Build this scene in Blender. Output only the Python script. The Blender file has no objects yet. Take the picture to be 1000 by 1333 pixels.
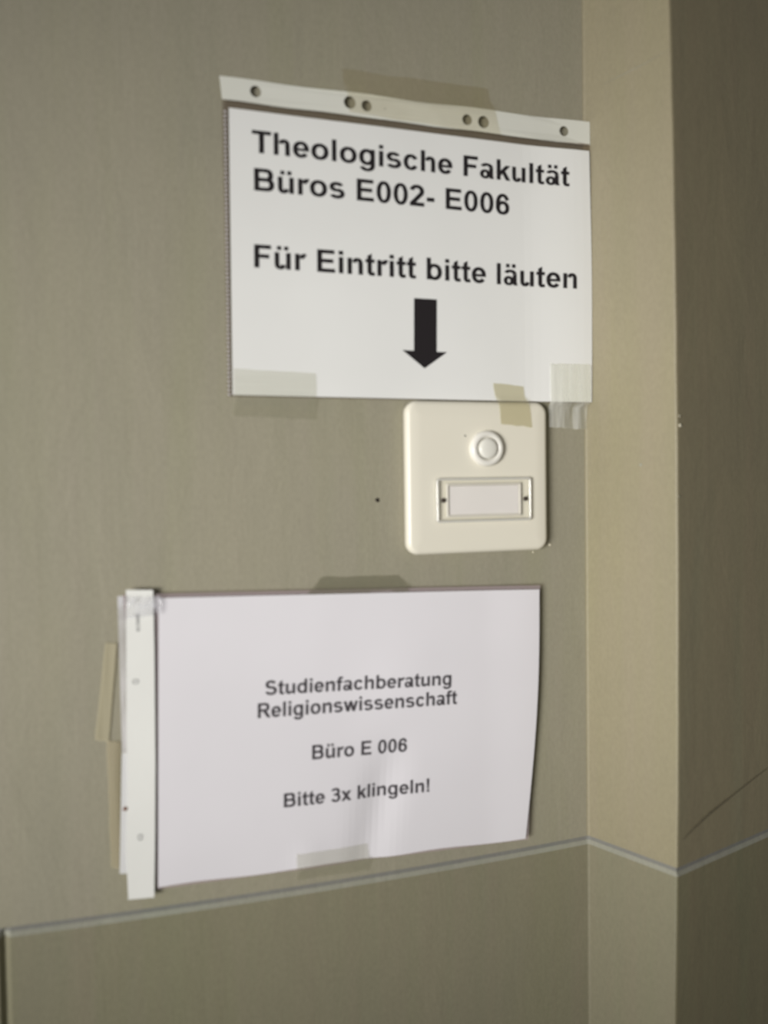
import bpy, bmesh, math, random
from mathutils import Vector, noise
C = bpy.context.scene.collection
S = bpy.context.scene
random.seed(4)

# ------------------------------------------------------------------ camera
cam_d = bpy.data.cameras.new('camera'); cam = bpy.data.objects.new('camera', cam_d); C.objects.link(cam)
YAW, PITCH, ROLL = -0.3409, -0.0354, -0.0135
fwd = Vector((-math.sin(YAW)*math.cos(PITCH), math.cos(YAW)*math.cos(PITCH), math.sin(PITCH)))
r0 = Vector((math.cos(YAW), math.sin(YAW), 0)); u0 = r0.cross(fwd)
rt = math.cos(ROLL)*r0 + math.sin(ROLL)*u0; up = -math.sin(ROLL)*r0 + math.cos(ROLL)*u0
from mathutils import Matrix
cam.matrix_world = Matrix(((rt.x, up.x, -fwd.x, -0.4255), (rt.y, up.y, -fwd.y, -0.6949), (rt.z, up.z, -fwd.z, 1.45), (0, 0, 0, 1)))
cam_d.sensor_fit = 'HORIZONTAL'; cam_d.sensor_width = 36; cam_d.lens = 1247.43*36/1000
cam_d.clip_start = 0.05
cam_d.dof.use_dof = True; cam_d.dof.focus_distance = 1.0; cam_d.dof.aperture_fstop = 4.8
S.camera = cam
# ------------------------------------------------------------------ light
w = bpy.data.worlds.new('world'); S.world = w; w.use_nodes = True
bg = w.node_tree.nodes['Background']; bg.inputs[0].default_value = (1.0, 0.97, 0.93, 1); bg.inputs[1].default_value = 0.17
ld = bpy.data.lights.new('window_light', 'AREA'); ld.shape = 'RECTANGLE'; ld.size = 0.80; ld.size_y = 0.70
ld.energy = 4.6; ld.spread = math.radians(41); ld.color = (1.0, 0.985, 0.955)
lo = bpy.data.objects.new('window_light', ld); C.objects.link(lo)
LP = Vector((-1.70, -1.36, 1.24)); lo.location = LP
lo.rotation_euler = (Vector((-0.10, 0, 1.42)) - LP).to_track_quat('-Z', 'Y').to_euler()
S.view_settings.view_transform = 'Standard'; S.view_settings.look = 'None'
S.view_settings.exposure = -0.33; S.view_settings.gamma = 1.0; S.view_settings.use_curve_mapping = False

# ------------------------------------------------------------------ materials
def lin(c): return tuple(((v/255)/12.92 if v/255 < .04045 else ((v/255+.055)/1.055)**2.4) for v in c) + (1,)
class NT:
    def __init__(s, name):
        s.m = bpy.data.materials.new(name); s.m.use_nodes = True; s.t = s.m.node_tree; s.n = s.t.nodes
        s.b = s.n['Principled BSDF']; s.out = s.n['Material Output']
    def add(s, t, **kw):
        x = s.n.new(t)
        for k, v in kw.items(): setattr(x, k, v)
        return x
    def link(s, a, b): s.t.links.new(a, b)
    def noise(s, scale, vec, detail=4, rough=.55, dist=0.):
        mp = s.add('ShaderNodeMapping'); mp.inputs['Scale'].default_value = vec
        g = s.add('ShaderNodeNewGeometry'); s.link(g.outputs['Position'], mp.inputs['Vector'])
        nz = s.add('ShaderNodeTexNoise'); nz.inputs['Scale'].default_value = scale; nz.inputs['Detail'].default_value = detail
        nz.inputs['Roughness'].default_value = rough; nz.inputs['Distortion'].default_value = dist
        s.link(mp.outputs[0], nz.inputs['Vector']); return nz.outputs[0]
    def ramp(s, fac, stops):
        r = s.add('ShaderNodeValToRGB'); e = r.color_ramp.elements
        while len(e) < len(stops): e.new(.5)
        for k, (p, c) in enumerate(stops): e[k].position = p; e[k].color = c
        s.link(fac, r.inputs[0]); return r.outputs[0]
    def mix(s, f, a, b, mode='MIX'):
        x = s.add('ShaderNodeMix', data_type='RGBA', blend_type=mode)
        if isinstance(f, (int, float)): x.inputs[0].default_value = f
        else: s.link(f, x.inputs[0])
        for v, i in ((a, 6), (b, 7)):
            if isinstance(v, tuple): x.inputs[i].default_value = v
            else: s.link(v, x.inputs[i])
        return x.outputs[2]
    def bump(s, h, strength, dist=.001, prev=None):
        x = s.add('ShaderNodeBump'); x.inputs['Strength'].default_value = strength; x.inputs['Distance'].default_value = dist
        s.link(h, x.inputs['Height'])
        if prev is not None: s.link(prev, x.inputs['Normal'])
        return x.outputs[0]

def wall_paint(name, a, b, warm, green):
    """brushed oil paint: cloudy mottling plus narrow vertical brush strokes"""
    t = NT(name)
    cloud = t.noise(5.0, (1, 1, .6), 4, .6, .6)
    col = t.ramp(cloud, [(.34, a), (.66, b)])
    st = t.noise(60, (1, 1, .035), 3, .6)
    col = t.mix(t.ramp(st, [(.35, (0, 0, 0, 1)), (.75, (.38,)*3+(1,))]), col, warm)
    st2 = t.noise(16, (1, 1, .10), 3, .6, .4)
    col = t.mix(t.ramp(st2, [(.52, (0, 0, 0, 1)), (.70, (.42,)*3+(1,))]), col, green)
    fine = t.noise(420, (1, 1, .6), 2, .6)
    col = t.mix(.05, col, t.ramp(fine, [(.3, (0, 0, 0, 1)), (.7, (1, 1, 1, 1))]), 'OVERLAY')
    t.link(col, t.b.inputs['Base Color'])
    t.b.inputs['Roughness'].default_value = .52
    t.b.inputs['Specular IOR Level'].default_value = .35
    n1 = t.bump(st, .22, .0012)
    n2 = t.bump(t.noise(22, (1, 1, .5), 4, .55, .5), .30, .0035, n1)
    t.link(n2, t.b.inputs['Normal'])
    return t.m
def k(c, f): return tuple(v*f for v in c[:3])+(1,)
A1, A2 = lin((147, 143, 125)), lin((154, 149, 129))
M_up = wall_paint('olive_wall_paint', A1, A2, lin((157, 149, 134)), lin((149, 147, 120)))
M_cup = wall_paint('sandy_olive_wall_paint', lin((146, 139, 115)), lin((152, 144, 117)), lin((155, 143, 126)), lin((147, 142, 107)))
D1, D2 = lin((129, 126, 105)), lin((134, 130, 107))
M_low = wall_paint('darker_dado_paint', D1, D2, lin((138, 127, 110)), lin((129, 128, 100)))
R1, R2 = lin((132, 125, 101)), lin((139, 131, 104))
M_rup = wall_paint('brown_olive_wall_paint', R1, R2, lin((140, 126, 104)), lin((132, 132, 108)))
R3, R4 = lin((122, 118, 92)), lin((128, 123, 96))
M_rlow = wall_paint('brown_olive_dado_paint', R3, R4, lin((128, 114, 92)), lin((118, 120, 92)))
M_gdark = wall_paint('slate_line_shaded', lin((122, 122, 116)), lin((132, 131, 124)), lin((126, 122, 118)), lin((122, 126, 118)))  # grey joint line; shade in the groove's upper part is painted into this tone
M_glight = wall_paint('pale_grey_line_lit', lin((148, 148, 134)), lin((158, 157, 142)), lin((166, 162, 150)), lin((160, 164, 148)))  # same grey line; light on the groove's lower slope is painted into this tone

def plain(name, c, rough=.5, spec=.5, coat=0, bumpsc=None, mott=None):
    t = NT(name); t.b.inputs['Roughness'].default_value = rough; t.b.inputs['Specular IOR Level'].default_value = spec
    t.b.inputs['Coat Weight'].default_value = coat; t.b.inputs['Coat Roughness'].default_value = .12
    c = lin(c)
    nz = t.noise(mott or 30, (1, 1, 1), 3)
    t.link(t.ramp(nz, [(.3, k(c, .965)), (.7, c)]), t.b.inputs['Base Color'])
    if bumpsc: t.link(t.bump(t.noise(bumpsc, (1, 1, 1), 3), .25, .0006), t.b.inputs['Normal'])
    return t.m
M_paperU = plain('white_paper_upper', (233, 233, 230), .55, .3, .25, 14, 9)
M_paperL = plain('white_paper_lower', (227, 224, 228), .5, .3, .25, 14, 9)
M_ink = plain('black_print', (38, 34, 36), .45, .3)
M_ink2 = plain('grey_black_print', (74, 70, 74), .5, .3)
M_strip = plain('milky_binding_strip', (222, 222, 212), .35, .5, .2, 60, 14)
M_stripL = plain('white_binding_strip', (235, 235, 230), .3, .5, .3, 60, 14)
M_plate = plain('cream_plastic', (229, 224, 208), .38, .5, .1, None, 12)
M_button = plain('white_plastic_button', (233, 230, 221), .3, .5, .2)
M_buttonc = plain('pale_grey_button_centre', (228, 226, 216), .3, .5, .2)
M_card = plain('blank_card', (236, 231, 229), .6, .3)
M_screw = plain('dark_screw', (62, 52, 44), .5, .5)
M_mark = plain('faint_grey_print', (150, 152, 146), .5, .3)
M_markd = plain('grey_stamp_print', (168, 168, 166), .5, .3)
M_rust = plain('rust_spot', (120, 84, 66), .8, .2)
M_chip = plain('pale_plaster', (225, 218, 196), .8, .2)
M_dark = plain('dark_hole', (50, 44, 38), .8, .2)
M_crack = plain('scratch_dark', (112, 105, 85), .8, .2)
M_floor = wall_paint('grey_floor', lin((120, 116, 108)), lin((132, 128, 118)), lin((126, 120, 110)), lin((118, 118, 108)))

def film(name, tint, body, amount, rough=.2, streak=None, gloss=.08, lo=0., bumps=40, bs=.3):
    """thin clear or milky plastic: tinted transparency + a share of diffuse body + gloss"""
    t = NT(name); t.n.remove(t.b)
    tr = t.add('ShaderNodeBsdfTransparent'); tr.inputs[0].default_value = lin(tint)
    df = t.add('ShaderNodeBsdfDiffuse'); df.inputs[0].default_value = lin(body)
    gl = t.add('ShaderNodeBsdfGlossy'); gl.inputs['Roughness'].default_value = rough
    bn = t.bump(t.noise(bumps, (1, 1, .7), 3), bs, .002)
    t.link(bn, gl.inputs['Normal'])
    m1 = t.add('ShaderNodeMixShader'); m2 = t.add('ShaderNodeMixShader')
    if streak:
        nz = t.noise(streak[0], streak[1], 4, .6, .3)
        f = t.ramp(nz, [(.38, (lo,)*3+(1,)), (.62, (amount,)*3+(1,))]); t.link(f, m1.inputs[0])
    else: m1.inputs[0].default_value = amount
    t.link(tr.outputs[0], m1.inputs[1]); t.link(df.outputs[0], m1.inputs[2])
    m2.inputs[0].default_value = gloss
    t.link(m1.outputs[0], m2.inputs[1]); t.link(gl.outputs[0], m2.inputs[2]); t.link(m2.outputs[0], t.out.inputs[0])
    return t.m
F_sleeve = film('clear_sleeve_film', (214, 206, 200), (190, 186, 176), .06, .12, gloss=.05)
F_sleeveL = film('clear_sleeve_film_shiny', (225, 216, 216), (214, 198, 200), .38, .10, gloss=.09, bumps=90, bs=.7)
F_flap = film('milky_sleeve_edge', (230, 230, 230), (232, 230, 232), .75, .10, streak=(25, (1, 1, .35)), gloss=.05, lo=.35, bumps=120, bs=.8)
F_flap2 = film('white_sleeve_edge', (230, 230, 230), (226, 226, 226), .9, .15, gloss=.06, bumps=120, bs=.6)
T_yel = film('yellowed_tape', (247, 244, 230), (204, 199, 172), .26, .2, gloss=.05)
T_old = film('old_cream_tape', (240, 236, 222), (204, 196, 168), .62, .3, streak=(60, (1, 1, .05)), gloss=.04, lo=.35)
T_old2 = film('old_thin_cream_tape', (244, 240, 228), (204, 194, 166), .5, .3, streak=(60, (1, 1, .05)), gloss=.04, lo=.15)
T_clear = film('matt_clear_tape', (250, 250, 246), (188, 187, 172), .16, .3, streak=(30, (.1, 1, 1)), gloss=.03, lo=.05)
T_shiny = film('wrinkled_shiny_tape', (246, 246, 240), (253, 253, 248), .42, .2, streak=(70, (1, 1, .10)), gloss=.03, lo=.06, bumps=160, bs=.9)  # near-white diffuse streaks stand in for the tape's sheen
T_dim = film('dark_tape_residue', (251, 249, 243), (160, 152, 122), .09, .5, streak=(18, (.5, 1, 1)), gloss=.02, lo=.0)
T_grey = film('grey_tape_residue', (236, 236, 228), (150, 148, 136), .2, .4, gloss=.02)
F_acryl = film('clear_acrylic', (253, 253, 251), (236, 234, 228), .04, .06, gloss=.03, bs=.05)
F_rim = film('acrylic_rim', (244, 243, 238), (242, 240, 233), .6, .08, gloss=.14, bs=.1)

# ------------------------------------------------------------------ mesh helpers
def obj(name, verts, faces, mat, parent=None, smooth=False, loc=None):
    me = bpy.data.meshes.new(name); me.from_pydata([tuple(v) for v in verts], [], faces)
    me.validate(); me.update()
    if smooth:
        for p in me.polygons: p.use_smooth = True
    for m in (mat if isinstance(mat, (list, tuple)) else [mat]): me.materials.append(m)
    o = bpy.data.objects.new(name, me); C.objects.link(o)
    if parent: o.parent = parent
    if parent and parent.type == 'EMPTY':
        o.matrix_parent_inverse = Matrix.Translation(-parent.location)
    return o
def fix_normals(o):
    bm = bmesh.new(); bm.from_mesh(o.data); bmesh.ops.recalc_face_normals(bm, faces=bm.faces); bm.to_mesh(o.data); bm.free(); return o
def empty(name, loc, label, cat, group=None):
    o = bpy.data.objects.new(name, None); C.objects.link(o); o.location = loc; o.empty_display_size = .02
    o['label'] = label; o['category'] = cat
    if group: o['group'] = group
    return o
def smooth01(t): t = max(0, min(1, t)); return t*t*(3-2*t)

# ------------------------------------------------------------------ walls
P1 = Vector((0, 0)); P2 = Vector((.0292, -.0824))
dC = (P2-P1).normalized(); dR = Vector((.949, .315)).normalized()
ZG = 1.1425; GH = .0036; GD = .0016
def edge_wear(p, z):
    # the outer arris is not plumb: it bellies out around mid height, and is a little chipped
    k_ = 1 if (p-P2).dot(dR) > 0 else max(0, 1-(p-P2).length/.012)
    if not k_: return Vector((0, 0))
    e = .0065*min(1.3, ((z-1.36)/.46)**2)+.0005*noise.noise(Vector((0, 0, z*22)))
    return dC*e*k_
def build_wall(name, pts, nrm, zfun, mats, jointx=None, back=.12, extra=None):
    """pts: list of (x,y) along the wall; nrm: outward normals at them (2D); grid with a real V groove at zfun(x)"""
    zs = [0, .3, .6, .8, .9, 1.0, 1.08, 'a', 'b', 'c', 'd']+[1.17+.03*i for i in range(25)]+[2.0, 2.2, 2.7]
    V = []; F = []; mi = []
    n = len(zs)
    for (p, nn, dj) in [(pts[i], nrm[i], (jointx[i] if jointx else 0)) for i in range(len(pts))]:
        g = zfun(p)
        for z in zs:
            d = 0.
            if z == 'a': zz = g-GH; d = dj
            elif z == 'b': zz = g-.0004; d = max(GD, dj)
            elif z == 'c': zz = g+.0030; d = GD*.8
            elif z == 'd': zz = g+.0036
            else:
                zz = z
                if z < 1.15: d = dj
            w = extra(p, zz) if extra else 0.
            q = p - nn*(d-w) - edge_wear(p, zz)
            V.append((q.x, q.y, zz))
    m = len(pts)
    for i in range(m-1):
        for j in range(n-1):
            F.append((i*n+j, (i+1)*n+j, (i+1)*n+j+1, i*n+j+1))
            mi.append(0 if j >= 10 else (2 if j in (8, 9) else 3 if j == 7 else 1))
    # back and sides: closed box so that it is a solid wall
    b = len(V)
    for p, nn in zip(pts, nrm):
        q = p - nn*back - (dC*.012 if (p-P2).length < .003 else Vector((0, 0))); V += [(q.x, q.y, 0), (q.x, q.y, 2.7)]
    for i in range(m-1):
        F.append((b+2*i, b+2*i+1, b+2*i+3, b+2*i+2)); mi.append(0)
        F.append((i*n, b+2*i, b+2*i+2, (i+1)*n)); mi.append(0)
        F.append((i*n+n-1, (i+1)*n+n-1, b+2*i+3, b+2*i+1)); mi.append(0)
    for i in (0, m-1):
        f = [i*n+j for j in range(n)]+[b+2*i+1, b+2*i]
        F.append(tuple(f if i == 0 else f)); mi.append(0)
    o = obj(name, V, F, mats)
    for p, k_ in zip(o.data.polygons, mi): p.material_index = k_
    fix_normals(o); o['kind'] = 'structure'
    return o
nL = Vector((0, -1)); nC = Vector((dC.y, -dC.x)); nR = Vector((dR.y, -dR.x))
if nC.x > 0: nC = -nC
def miter(a, b): mm = (a+b).normalized(); return mm/ mm.dot(a)
m1 = miter(nL, nC); m2 = miter(nC, nR)
def zL(p): t = (p.x+.461)/.461; return 1.1432 - .0036*4*max(0, min(1, t))*(1-max(0, min(1, t))) if p.x > -.461 else 1.1432+(-.461-p.x)*.03
xs = [-1.7, -1.3, -.9, -.7, -.55, -.4622, -.4584, -.4546] + [-.44+.02*i for i in range(22)] + [0]
jo = [(.0045 if abs(x+.4584) < 1e-5 else 0) for x in xs]
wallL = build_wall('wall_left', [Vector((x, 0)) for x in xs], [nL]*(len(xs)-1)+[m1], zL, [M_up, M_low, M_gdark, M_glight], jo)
# short return, its outer arris slightly worn and wavy
ts = [0, .02, .04, .06, .078]
L = (P2-P1).length
co_ = P1+(nL+nC)/(1+nL.dot(nC))*.0025      # centre of the soft paint-filled inner corner
fil = []
for i in range(6):
    n_ = (nL*(1-i/5)+nC*(i/5)).normalized(); fil.append((co_-n_*.0025, n_))
ptsC = [f[0] for f in fil]+[P1+dC*t for t in ts[1:]]+[P1+dC*(L-.0016)]+[P2 - (nC+nR)*.0005]
nC_ = [f[1] for f in fil]+[nC]*(len(ts)-1)+[nC, m2]
def zC(p): return 1.1432 - .0012*((p-P1).length/L)
def build_centre():
    back = .03
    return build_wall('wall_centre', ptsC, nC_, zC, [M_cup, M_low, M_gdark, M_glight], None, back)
wallC = build_centre()
ptsR = [P2 - (nC+nR)*.0005, P2+dR*.0018]+[P2+dR*t for t in (.03, .06, .09, .127, .2, .4, .8, 1.4)]
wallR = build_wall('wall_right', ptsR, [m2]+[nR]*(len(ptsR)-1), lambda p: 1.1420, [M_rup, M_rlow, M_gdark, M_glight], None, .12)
# floor under the walls
fl = obj('floor', [(-1.7, -2.4, 0), (1.5, -2.4, 0), (1.5, .6, 0), (-1.7, .6, 0), (-1.7, -2.4, -.05), (1.5, -2.4, -.05), (1.5, .6, -.05), (-1.7, .6, -.05)],
         [(0, 1, 2, 3), (7, 6, 5, 4), (0, 4, 5, 1), (1, 5, 6, 2), (2, 6, 7, 3), (3, 7, 4, 0)], M_floor); fl['kind'] = 'structure'

def blob(name, c, r, nrm, mat, parent, seed=0, flat=.5):
    """small irregular lump sitting on a wall"""
    bm = bmesh.new(); bmesh.ops.create_icosphere(bm, subdivisions=2, radius=1)
    n3 = Vector(nrm).normalized()
    for v in bm.verts:
        d = v.co.normalized(); s = 1+.45*noise.noise(d*1.6+Vector((seed, 0, 0)))
        v.co = d*s*r; v.co -= n3*(v.co.dot(n3))*(1-flat); v.co += Vector(c)
    me = bpy.data.meshes.new(name); bm.to_mesh(me); bm.free(); me.materials.append(mat)
    o = bpy.data.objects.new(name, me); C.objects.link(o); o.parent = parent; return o
def on_right(s, z, d=0): q = P2+dR*s+nR*d; return (q.x, q.y, z)
def on_centre(s, z, d=0): q = P1+dC*s+nC*d; return (q.x, q.y, z)
blob('plaster_chip', on_right(.0030, 1.4870, .0002), .0013, (nR.x, nR.y, 0), M_chip, wallR, 1)
blob('plaster_chip', on_right(.0022, 1.4940, .0002), .0008, (nR.x, nR.y, 0), M_chip, wallR, 2)
blob('plaster_chip', on_right(.0012, 1.4330, .0002), .0010, (nR.x, nR.y, 0), M_up, wallR, 3)
blob('plaster_chip', on_centre(.0540, 1.4578, .0002), .0011, (nC.x, nC.y, 0), M_glight, wallC, 4, .3)
blob('plaster_crumb', (-.0350, -.0003, 1.3935), .0011, (0, -1, 0), M_chip, wallL, 5)
blob('plaster_crumb', (-.0505, -.0003, 1.3880), .0008, (0, -1, 0), M_chip, wallL, 6)
blob('nail_hole', (-.1842, -.0001, 1.4332), .0016, (0, -1, 0), M_dark, wallL, 7, .25)
def scratch(name, pts, wds, f, mat, parent):
    V = []; F = []
    for i, ((s, z), w_) in enumerate(zip(pts, wds)):
        a = pts[max(0, i-1)]; b = pts[min(len(pts)-1, i+1)]; t = Vector((b[0]-a[0], b[1]-a[1])).normalized(); n_ = Vector((-t.y, t.x))
        V += [f(s+n_.x*w_, z+n_.y*w_, .00005), f(s, z, .00025), f(s-n_.x*w_, z-n_.y*w_, .00005)]
    for i in range(len(pts)-1):
        F += [(3*i, 3*i+3, 3*i+4, 3*i+1), (3*i+1, 3*i+4, 3*i+5, 3*i+2)]
    return obj(name, V, F, mat, parent)
scratch('scratch_line', [(.0050, 1.1665), (.020, 1.1720), (.040, 1.1785), (.056, 1.1825), (.075, 1.1870), (.098, 1.1925), (.127, 1.1990)], [.0002, .0006, .0009, .0008, .0005, .0005, .0003], on_right, M_crack, wallR)
scratch('scratch_line', [(.019, 1.7640), (.040, 1.7655), (.060, 1.7670), (.0815, 1.7700)], [.0001, .0005, .0004, .0001], on_centre, M_up, wallC)

# ------------------------------------------------------------------ patches on the wall (sheets, films, tapes)
def patch(name, corners, depth, mat, parent=None, nu=14, nv=10, thick=0., wob=None, edge=None):
    """corners TL TR BR BL as (x, z); depth(x, z) = distance off the wall; edge jitters the outline"""
    V = []; F = []
    TL, TR, BR, BL = [Vector(c) for c in corners]
    for j in range(nv+1):
        v = j/nv
        for i in range(nu+1):
            u = i/nu
            p = (TL*(1-u)+TR*u)*(1-v)+(BL*(1-u)+BR*u)*v
            if edge: p = p + Vector(edge(u, v))
            V.append((p.x, -depth(p.x, p.y), p.y))
    W = nu+1
    for j in range(nv):
        for i in range(nu): F.append((j*W+i, (j+1)*W+i, (j+1)*W+i+1, j*W+i+1))
    if thick:
        n0 = len(V); V += [(x, y+thick, z) for x, y, z in V]
        F += [tuple(n0+a for a in reversed(f)) for f in list(F)]
        rim = [i for i in range(W)] + [j*W+nu for j in range(1, nv+1)] + [nv*W+i for i in range(nu-1, -1, -1)] + [j*W for j in range(nv-1, 0, -1)]
        for a, b in zip(rim, rim[1:]+rim[:1]): F.append((a, b, n0+b, n0+a))
    return obj(name, V, F, mat, parent, True if not thick else False)
def dU(x, z): return .0030+.0040*smooth01((x+.062)/.062)+.0004*noise.noise(Vector((x*14, z*14, 0)))
def fold(x, z):
    a = math.exp(-((x+.190-(z-1.19)*.25)/.016)**2)*smooth01((1.262-z)/.06)
    b = math.exp(-((x+.245)/.012)**2)*smooth01((1.19-z)/.03)
    c = math.exp(-((x+.165)/.03)**2)*math.exp(-((z-1.30)/.03)**2)
    return -.0030*a+.0010*b+.0010*c
def dLo(x, z): return .0052+.0011*noise.noise(Vector((x*9, z*9, 3.3)))+fold(x, z)+.0018*smooth01((x+.10)/.05)

# ---- filled outlines (curve fill) with holes
def fill_outline(outlines):
    """outlines: list of ('P', points); inner ones become holes -> verts (2D), faces"""
    cu = bpy.data.curves.new('tmp', 'CURVE'); cu.dimensions = '2D'; cu.fill_mode = 'FRONT'; cu.resolution_u = 4
    for kind, s in outlines:
        if True:
            sp = cu.splines.new('POLY'); sp.points.add(len(s)-1); sp.use_cyclic_u = True
            for q, p in zip(sp.points, s): q.co = (p[0], p[1], 0, 1)
    o = bpy.data.objects.new('tmp', cu); C.objects.link(o); bpy.context.view_layer.update()
    me = o.to_mesh(); V = [(v.co.x, v.co.y) for v in me.vertices]; F = [tuple(p.vertices) for p in me.polygons]
    o.to_mesh_clear(); bpy.data.objects.remove(o); bpy.data.curves.remove(cu)
    return V, F
# ---- bold grotesque letters drawn as bars (R), straight pieces (Q) and bowls (A), in 1/1000 em
def R(x0, y0, x1, y1): return [[(x0, y0), (x1, y0), (x1, y1), (x0, y1)]]
def Q(*p): return [list(p)]
def A(cx, cy, rx, ry, a0, a1, wx=141, wy=112):
    n = max(3, int(abs(a1-a0)/12)); P = []
    for i in range(n+1):
        t = math.radians(a0+(a1-a0)*i/n); c, s = math.cos(t), math.sin(t)
        c = math.copysign(abs(c)**.92, c); s = math.copysign(abs(s)**.92, s)
        P.append(((cx+rx*c, cy+ry*s), (cx+(rx-wx)*c, cy+(ry-wy)*s)))
    return [[P[i][0], P[i+1][0], P[i+1][1], P[i][1]] for i in range(n)]
def mx(w_, g): return [[(w_-x, y) for x, y in p] for p in g]
ARCH = A(376, 350, 170, 181, 0, 168, 137, 112)+R(409, 0, 546, 352)
BOWL = A(317, 259, 254, 271, 0, 360, 140, 112)
SM = A(266, 371, 224, 160, 22, 270, 135, 112)+A(278, 155, 240, 167, 90, -158, 135, 112)
NN = R(66, 0, 203, 519)+ARCH
G = {
 'T': R(21, 595, 593, 716)+R(234, 0, 380, 716), 'h': R(66, 0, 203, 716)+ARCH, 'n': NN,
 'u': [[(610-x, 519-y) for x, y in p] for p in NN],
 'r': R(65, 0, 202, 519)+A(350, 345, 165, 186, 66, 170, 137, 122),
 'o': A(306, 259, 266, 271, 0, 360), 'e': A(278, 259, 245, 271, 0, 326)+R(130, 214, 522, 300),
 'c': A(290, 259, 246, 271, 30, 330), 's': SM, 'S': A(318, 518, 262, 210, 18, 270, 148, 124)+A(334, 210, 290, 222, 90, -166, 148, 124),
 'a': R(355, 60, 492, 362)+A(268, 367, 224, 164, 0, 160, 137, 98)+A(215, 148, 179, 160, 0, 360, 126, 92)+Q((360, 110), (492, 110), (527, 0), (378, 0)),
 'b': R(66, 0, 203, 716)+BOWL, 'd': mx(611, R(66, 0, 203, 716)+BOWL),
 'g': mx(611, BOWL)+R(408, -20, 545, 519)+A(300, -20, 245, 197, 196, 360, 137, 105),
 'i': R(71, 0, 208, 519)+R(71, 590, 208, 716), 'l': R(71, 0, 208, 716),
 'F': R(73, 0, 218, 716)+R(73, 595, 569, 716)+R(73, 305, 513, 425),
 'E': R(73, 0, 218, 716)+R(73, 595, 604, 716)+R(73, 305, 567, 425)+R(73, 0, 621, 121),
 'k': R(67, 0, 204, 716)+Q((204, 150), (204, 325), (388, 519), (556, 519))+Q((262, 240), (352, 345), (559, 0), (396, 0)),
 't': Q((84, 625), (221, 704), (221, 130), (84, 130))+R(19, 411, 315, 519)+A(224, 135, 140, 147, 180, 275, 137, 112)+Q((230, -12), (323, 2), (309, 108), (230, 100)),
 'f': R(85, 0, 222, 580)+A(245, 570, 160, 158, 88, 180, 137, 112)+Q((245, 616), (245, 728), (361, 716), (342, 612))+R(13, 411, 322, 519),
 'B': R(74, 0, 219, 716)+R(74, 598, 440, 716)+R(74, 307, 455, 425)+R(74, 0, 455, 118)+A(440, 511.5, 200, 204.5, -90, 90, 145, 118)+A(455, 212.5, 218, 212.5, -90, 90, 148, 118),
 'R': R(73, 0, 218, 716)+R(73, 598, 445, 716)+R(73, 300, 445, 418)+A(445, 508, 208, 208, -90, 90, 148, 118)+Q((330, 318), (500, 330), (720, 0), (546, 0)),
 '0': A(277, 353, 235, 366, 0, 360, 137, 114),
 '2': A(265, 505, 240, 214, -36, 172, 142, 116)+Q((344, 452), (466, 384), (225, 122), (30, 110))+R(27, 0, 508, 127),
 '3': A(258, 524, 232, 195, -90, 160, 138, 110)+A(272, 213, 247, 225, 90, -160, 140, 110)+R(180, 328, 265, 438),
 '6': A(285, 227, 234, 239, 0, 360, 138, 112)+A(287, 353, 248, 366, 26, 180, 138, 114)+R(40, 200, 178, 360),
 '-': R(39, 190, 294, 326),
 'w': Q((4, 519), (147, 519), (303, 0), (166, 0))+Q((166, 0), (303, 0), (457, 519), (321, 519)),
 'x': Q((11, 519), (178, 519), (548, 0), (381, 0)), '!': Q((80, 716), (232, 716), (205, 190), (108, 190))+R(88, 0, 225, 137),
 ' ': []}
G['w'] = G['w']+mx(778, G['w']); G['x'] = G['x']+mx(559, G['x'])
ADV = dict(zip('ThelogiscFakutBrEnbSdfRwx0263-! ', (611, 611, 556, 278, 611, 611, 278, 556, 556, 611, 556, 556, 611, 333, 722, 389, 667, 611, 611, 667, 611, 333, 722, 778, 556, 556, 556, 556, 556, 333, 333, 278)))
def letters(ch):
    base = {'ä': 'a', 'ü': 'u'}.get(ch, ch); g = G[base]
    if ch in 'äü': g = g+[p for c_ in ((180, 390) if ch == 'ä' else (200, 412)) for p in R(c_-62, 592, c_+62, 716)]
    V = []; F = []
    for p in g: F.append(tuple(range(len(V), len(V)+len(p)))); V += [(x/1000, y/1000) for x, y in p]
    return V, F, ADV[base]/1000
def text_line(text, A, B, cap, depth, mat, parent, lift=.0003):
    V = []; F = []; x = 0.
    for ch in text:
        v, f, adv = letters(ch); b = len(V)
        V += [(x+p[0], p[1]) for p in v]; F += [tuple(b+a for a in q) for q in f]; x += adv
    x0 = min(v[0] for v in V); x1 = max(v[0] for v in V); A = Vector(A); B = Vector(B)
    n_ = Vector((-(B-A).y, (B-A).x)).normalized()
    W = []
    for a, b in V:
        p = A+(B-A)*((a-x0)/(x1-x0))+n_*(b*cap/.716); W.append((p.x, -depth(p.x, p.y)-lift, p.y))
    o = obj('text_line', W, F, mat, parent); return o

def flat_outline(name, outlines, depth, mat, parent, thick=.0003):
    V2, F2 = fill_outline(outlines)
    V = [(a, -depth(a, b), b) for a, b in V2]
    o = obj(name, V, F2, mat, parent)
    bm = bmesh.new(); bm.from_mesh(o.data)
    r = bmesh.ops.extrude_face_region(bm, geom=bm.faces[:])
    for v in [e for e in r['geom'] if isinstance(e, bmesh.types.BMVert)]: v.co.y += thick
    bmesh.ops.recalc_face_normals(bm, faces=bm.faces); bm.to_mesh(o.data); bm.free(); return o
def circ(cx, cz, r, n=20, e=1.): return ('P', [(cx+r*math.cos(2*math.pi*i/n), cz+r*e*math.sin(2*math.pi*i/n)) for i in range(n)])

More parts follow.
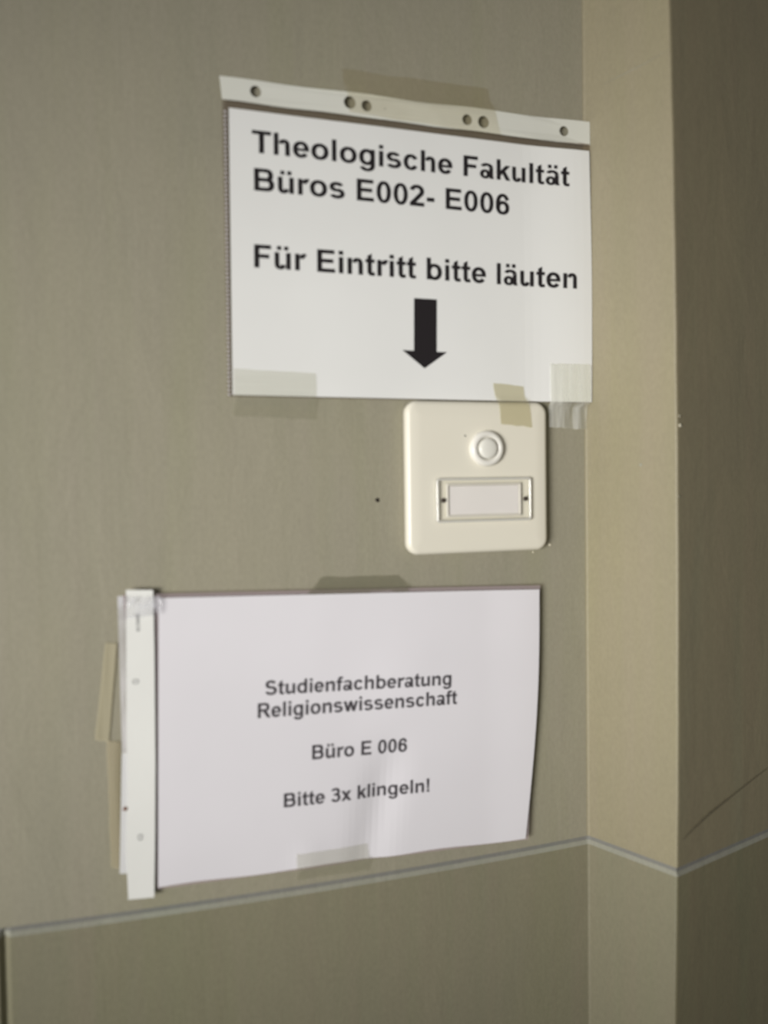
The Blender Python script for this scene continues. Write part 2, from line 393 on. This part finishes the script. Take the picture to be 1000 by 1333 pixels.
# ================================================================== upper notice
nU = empty('paper_notice', (-.146, 0, 1.51), 'upper white notice with arrow in a punched clear sleeve, taped above the bell plate', 'notice')
shU = [(-.2938, 1.7166), (.0002, 1.7140), (.0012, 1.5100), (-.2950, 1.5116)]
patch('paper_sheet', shU, dU, M_paperU, nU, 40, 24, .0003, edge=lambda u, v: (.0012*u**6*math.sin(math.pi*v), 0))
text_line('Theologische Fakultät', (-.2777, 1.6867), (-.0179, 1.6842), .0160, dU, M_ink, nU)
text_line('Büros E002- E006', (-.2765, 1.6595), (-.0710, 1.6578), .0162, dU, M_ink, nU)
text_line('Für Eintritt bitte läuten', (-.2775, 1.6041), (-.0121, 1.6020), .0167, dU, M_ink, nU)
arw = [(-.1533, 1.5881), (-.1344, 1.5879), (-.1349, 1.5475), (-.1262, 1.5475), (-.1451, 1.5345), (-.1633, 1.5481), (-.1538, 1.5478)]
obj('printed_arrow', [(a, -dU(a, b)-.0003, b) for a, b in arw], [(0, 1, 2, 6), (6, 2, 3, 4), (5, 6, 4)], M_ink, nU)
# the sleeve behind and around the sheet
patch('sleeve_film', [(-.2985, 1.7225), (.0010, 1.7200), (.0002, 1.5095), (-.2984, 1.5105)], lambda x, z: dU(x, z)-.0009, F_sleeve, nU, 20, 12)
# perforated left edge of the sleeve: a row of small welds
V = []; F = []
for i in range(66):
    z = 1.512+i*.0031; x = -.2972+(z-1.512)*.0010/.2
    b = len(V)
    for a, c in ((-.0011, -.0007), (.0004, -.0007), (.0004, .0007), (-.0011, .0007)): V.append((x+a, -.0031, z+c))
    for a, c in ((-.0011, -.0007), (.0004, -.0007), (.0004, .0007), (-.0011, .0007)): V.append((x+a, -.0026, z+c))
    F += [(b, b+1, b+2, b+3), (b+7, b+6, b+5, b+4), (b, b+4, b+5, b+1), (b+1, b+5, b+6, b+2), (b+2, b+6, b+7, b+3), (b+3, b+7, b+4, b)]
wl_ = obj('weld_seam', V, F, film('weld_plastic', (235, 232, 235), (226, 222, 224), .75, .2), nU); wl_['kind'] = 'stuff'
# punched strip across the top
def dS(x, z): return .0042+.0007*math.sin(x*55)*smooth01((x+.31)/.05)+.0016*smooth01((x+.05)/.05)
def lerp2(a, b, t): return (a[0]+(b[0]-a[0])*t, a[1]+(b[1]-a[1])*t)
top = [(-.3004+.3020*i/24, 1.7378+.00035*math.sin(i*.9)) for i in range(25)]
bot = [(-.2988+.3005*i/24, 1.7216-.0024*i/24+.00025*math.sin(i*1.3)) for i in range(25)]
outl = [('P', top+bot[::-1])]
for (hx, hz, hr) in ((-.2743, 1.7300, .0041), (-.2034, 1.7301, .0046), (-.1901, 1.7292, .0041), (-.1074, 1.7282, .0041), (-.0935, 1.7278, .0047), (-.0216, 1.7285, .0040)):
    outl.append(circ(hx, hz, hr))
stU = flat_outline('punched_strip', outl, dS, M_strip, nU)
for r_ in range(2):
    V = []; F = []; x = -.176
    while x < -.122:
        l_ = random.choice((.0018, .0026, .0034)); b = len(V); z = 1.7322-r_*.0042+(x+.176)*-.012
        for a, c in ((0, 0), (l_, 0), (l_, .0014), (0, .0014)): V.append((x+a, -dS(x+a, z)-.0003, z+c))
        F.append((b, b+1, b+2, b+3)); x += l_+.0010+(random.random() < .18)*.002
    obj('embossed_marks', V, F, M_mark, stU)

# ================================================================== lower notice
nD = empty('paper_notice', (-.205, 0, 1.155), 'lower white notice with four short lines of print, sleeve strip down its left side', 'notice')
shL = [(-.3508, 1.3674), (-.0485, 1.3580), (-.0630, 1.1553), (-.3555, 1.1605)]
patch('paper_sheet', shL, dLo, M_paperL, nD, 60, 44, .0003, edge=lambda u, v: ((.0040*u**3*math.sin(math.pi*v)), .0006*math.sin(u*19)*v**8))
text_line('Studienfachberatung', (-.2755, 1.2915), (-.1270, 1.2868), .0106, dLo, M_ink2, nD)
text_line('Religionswissenschaft', (-.2815, 1.2750), (-.1223, 1.2711), .0109, dLo, M_ink2, nD)
text_line('Büro E 006', (-.2408, 1.2397), (-.1646, 1.2374), .0108, dLo, M_ink2, nD)
text_line('Bitte 3x klingeln!', (-.2631, 1.2062), (-.1464, 1.2038), .0105, dLo, M_ink2, nD)
patch('sleeve_film', [(-.3752, 1.3710), (-.0470, 1.3612), (-.0600, 1.1538), (-.3560, 1.1588)], lambda x, z: dLo(x, z)-.0011, F_sleeveL, nD, 30, 20)
def dF(x, z): return .0046+.0010*noise.noise(Vector((x*60, z*22, 7)))
def dSL(x, z): return .0062
sl = [(-.3731, 1.3744), (-.3546, 1.3734), (-.3546, 1.33), (-.3556, 1.25), (-.3572, 1.19), (-.3585, 1.1542), (-.3764, 1.1554), (-.3770, 1.19), (-.3755, 1.23), (-.3748, 1.28), (-.3738, 1.33)]
stL = flat_outline('binding_strip', [('P', sl)], dSL, M_stripL, nD)
patch('sleeve_edge', [(-.3788, 1.3702), (-.3705, 1.3699), (-.3745, 1.2600), (-.3782, 1.2600)], dF, F_flap, nD, 8, 40)
patch('sleeve_edge', [(-.3784, 1.2600), (-.3735, 1.2600), (-.3750, 1.1735), (-.3818, 1.1745)], lambda x, z: .0054, F_flap2, nD, 6, 20)
# clear lip wrapping over the strip's top and the gap beside the sheet
patch('sleeve_lip', [(-.3790, 1.3700), (-.3500, 1.3688), (-.3500, 1.3560), (-.3790, 1.3540)], lambda x, z: .0092+.0012*noise.noise(Vector((x*120, z*120, 1))), film('crinkled_lip', (252, 252, 253), (240, 240, 246), .5, .10, streak=(70, (1, 1, 1)), gloss=.07, lo=.0, bumps=200, bs=1.0), nD, 16, 8)  # pale patches in the diffuse colour stand in for glints on the film
for nm, x, z, a, b, mt in (('printed_mark', -.3655, 1.3510, .0011, .0062, M_markd), ('punch_hole', -.3680, 1.3096, .0024, .0019, M_markd), ('punch_hole', -.3672, 1.1988, .0020, .0024, M_markd)):
    if nm == 'printed_mark': o_ = [('P', [(x-a, z-b), (x+a, z-b), (x+a, z+b), (x-a, z+b)]), ('P', [(x-a*.35, z-b*.7), (x+a*.35, z-b*.7), (x+a*.35, z-b*.1), (x-a*.35, z-b*.1)])]
    else: o_ = [circ(x, z, a, 16, b/a), circ(x, z, a*.55, 12, b/a)]
    flat_outline(nm, o_, lambda x, z: .0063, mt, stL, .0001)
blob('rust_spot', (-.3770, -.0062, 1.2202), .0016, (0, -1, 0), M_rust, stL, 11, .3)

# ================================================================== bell plate
bell = empty('door_bell', (-.1021, 0, 1.4495), 'square cream plastic bell plate with round push button and blank name window', 'door bell')
def rrect(cx, cz, hw, hh, r, n=8):
    P = []
    for qx, qz, a0 in ((1, 1, 0), (-1, 1, 90), (-1, -1, 180), (1, -1, 270)):
        for i in range(n+1):
            a = math.radians(a0+90*i/n); P.append((cx+qx*(hw-r)+r*math.cos(a), cz+qz*(hh-r)+r*math.sin(a)))
    return P
def dome_plate(name, cx, cz, hw, hh, r, prof, mat, parent, hole=None, smooth=True):
    """prof: list of (inset, depth off wall) from the wall outwards; closes with a cap"""
    V = []; F = []; n = None
    for ins, d in prof:
        ring = rrect(cx, cz, hw-ins, hh-ins, max(.0006, r-ins)); n = len(ring)
        V += [(a, -d, b) for a, b in ring]
    for k_ in range(len(prof)-1):
        for i in range(n): F.append((k_*n+i, k_*n+(i+1)%n, (k_+1)*n+(i+1)%n, (k_+1)*n+i))
    if hole is None: F.append(tuple(range((len(prof)-1)*n, len(prof)*n)))
    F.append(tuple(reversed(range(n)))) if hole is None else None
    if hole is not None:
        for i in range(n): F.append(((len(prof)-1)*n+i, (len(prof)-1)*n+(i+1)%n, (i+1)%n, i))
    o = fix_normals(obj(name, V, F, mat, parent, smooth)); return o
def arc_prof(w_, d0, d1, n=7):
    return [(0, d0)]+[(w_*(1-math.cos(math.pi/2*i/n)), d1-w_+w_*math.sin(math.pi/2*i/n)) for i in range(n+1)]
PD = .0100
pr = arc_prof(.0042, .0004, PD-.0006)+[(.0075, PD-.0001), (.012, PD)]
dome_plate('cover_plate', -.1021, 1.4496, .0609, .0594, .0095, pr, M_plate, bell)
def lathe(name, cx, cz, prof, mat, parent, n=48, ez=1.):
    V = []; F = []
    for r, d in prof: V += [(cx+r*math.cos(2*math.pi*i/n), -d, cz+r*ez*math.sin(2*math.pi*i/n)) for i in range(n)]
    m = len(prof)
    for j in range(m-1):
        for i in range(n): F.append((j*n+i, j*n+(i+1)%n, (j+1)*n+(i+1)%n, (j+1)*n+i))
    F.append(tuple((m-1)*n+i for i in range(n)))
    return fix_normals(obj(name, V, F, mat, parent, True))
ring = lathe('button_collar', -.0966, 1.4721, [(.0142, PD-.0003), (.0142, PD+.0012), (.0139, PD+.0028), (.0132, PD+.0039), (.0122, PD+.0045), (.0108, PD+.0046), (.0096, PD+.0042), (.0089, PD+.0032), (.0086, PD+.0012), (.0084, PD+.0010)], M_button, bell)
lathe('push_button', -.0966, 1.4721, [(.0080, PD+.0011), (.0080, PD+.0040), (.0077, PD+.0050), (.0070, PD+.0056), (.0050, PD+.0061), (.0025, PD+.0063), (.0008, PD+.00635)], M_buttonc, bell)
wx, wz = -.0990, 1.4320
dome_plate('name_card', wx, wz-.0002, .0302, .0112, .0007, [(0, PD-.0002), (0, PD+.0008), (.0003, PD+.0010)], M_card, bell, smooth=False)
cov = dome_plate('window_cover', wx, wz, .0409, .0172, .0025, [(0, PD-.0001), (.0002, PD+.0022), (.0008, PD+.0026)], F_acryl, bell, smooth=False)
rimm = dome_plate('cover_rim', wx, wz, .0411, .0174, .0027, [(0, PD), (.0001, PD+.0026), (.0006, PD+.0030), (.0017, PD+.0030), (.0021, PD+.0024), (.0021, PD+.0004)], F_rim, cov, hole=1)
dome_plate('card_frame', wx, wz-.0001, .0326, .0134, .0012, [(0, PD), (.0003, PD+.0018), (.0020, PD+.0018), (.0023, PD+.0004)], plain('greyish_frame', (222, 217, 207), .4), bell, hole=1)
for sx_ in (-.1346, -.0634):
    lathe('screw', sx_, 1.4320, [(.0019, PD+.0020), (.0018, PD+.0029), (.0013, PD+.0032), (.0008, PD+.0033)], M_screw, bell, 16)
blob('speck', (-.1145, -(PD+.0001), 1.4822), .0006, (0, -1, 0), M_dark, bell.children[0], 21, .3)

# ================================================================== adhesive tapes
def tape(corners, depth, mat, label, nu=16, nv=10, wob=.0006, seed=0.):
    def e(u, v): return (wob*noise.noise(Vector((u*5, v*5, seed))), wob*noise.noise(Vector((u*5, v*5, seed+9))))
    o = patch('adhesive_tape', corners, depth, mat, None, nu, nv, edge=e)
    o['label'] = label; o['category'] = 'tape'; return o
def dBL(x, z): return dU(x, z)+.0007 if z > 1.512 else max(.0012, .0037-(1.512-z)*.25)
tape([(-.2945, 1.5305), (-.2323, 1.5285), (-.2322, 1.4940), (-.2950, 1.4966)], dBL, T_clear, 'matt clear tape holding the lower left corner of the upper notice to the wall', seed=1.)
def dY(x, z):
    a = dU(x, z)+.0008; t = smooth01((1.5155-z)/.010); return a*(1-t)+(PD+.0006)*t
tape([(-.0868, 1.5244), (-.0600, 1.5222), (-.0560, 1.4890), (-.0836, 1.4914)], dY, T_yel, 'small yellowed tape bridging the upper notice and top edge of the bell plate', nv=18, seed=2.)
def dSh(x, z): 
    a = dU(x, z)+.0009; b = .0022+.0012*noise.noise(Vector((x*150, z*30, 2)))
    t = smooth01((1.511-z)/.006); return a*(1-t)+max(.0010, b)*t + .0002*math.sin(x*700)
tape([(-.0364, 1.5411), (.0002, 1.5408), (-.0006, 1.4880), (-.0355, 1.4895)], dSh, T_shiny, 'shiny wrinkled tape at the lower right corner of the upper notice', 30, 24, .0009, 3.)
tape([(-.2080, 1.7560), (-.0880, 1.7558), (-.0790, 1.7185), (-.2043, 1.7230)], lambda x, z: .0056 if z < 1.738 else max(.0008, .0056-(z-1.738)*.6), T_dim, 'wide dull tape over the middle of the punched strip on top', 20, 12, .0012, 4.)
tape([(-.3876, 1.3375), (-.3800, 1.3365), (-.3866, 1.2677), (-.3960, 1.2697)], lambda x, z: .0012+.0008*smooth01((x+.386)/.008), T_old, 'cream tape sliver left of the lower notice, upper of the two pieces', 6, 20, .0005, 5.)
tape([(-.3882, 1.2683), (-.3794, 1.2668), (-.3810, 1.1762), (-.3872, 1.1781)], lambda x, z: .0010+.0008*smooth01((x+.386)/.008), T_old2, 'thin cream tape sliver left of the lower notice, lower of the two pieces', 6, 24, .0005, 6.)
tape([(-.2544, 1.1700), (-.1972, 1.1690), (-.1951, 1.1470), (-.2536, 1.1480)], lambda x, z: (max(.0012, .0060-(1.1588-z)*.5) if z < 1.159 else dLo(x, z)+.0009), T_clear, 'faint clear tape under the bottom edge of the lower notice', 16, 12, .0006, 7.)
tape([(-.2300, 1.3760), (-.1680, 1.3745), (-.1600, 1.3600), (-.2460, 1.3610)], lambda x, z: (max(.0010, .0060-(z-1.364)*.6) if z > 1.364 else .0060-.0018), T_grey, 'greyish tape remnant peeking out above the top edge of the lower notice', 16, 8, .0016, 8.)
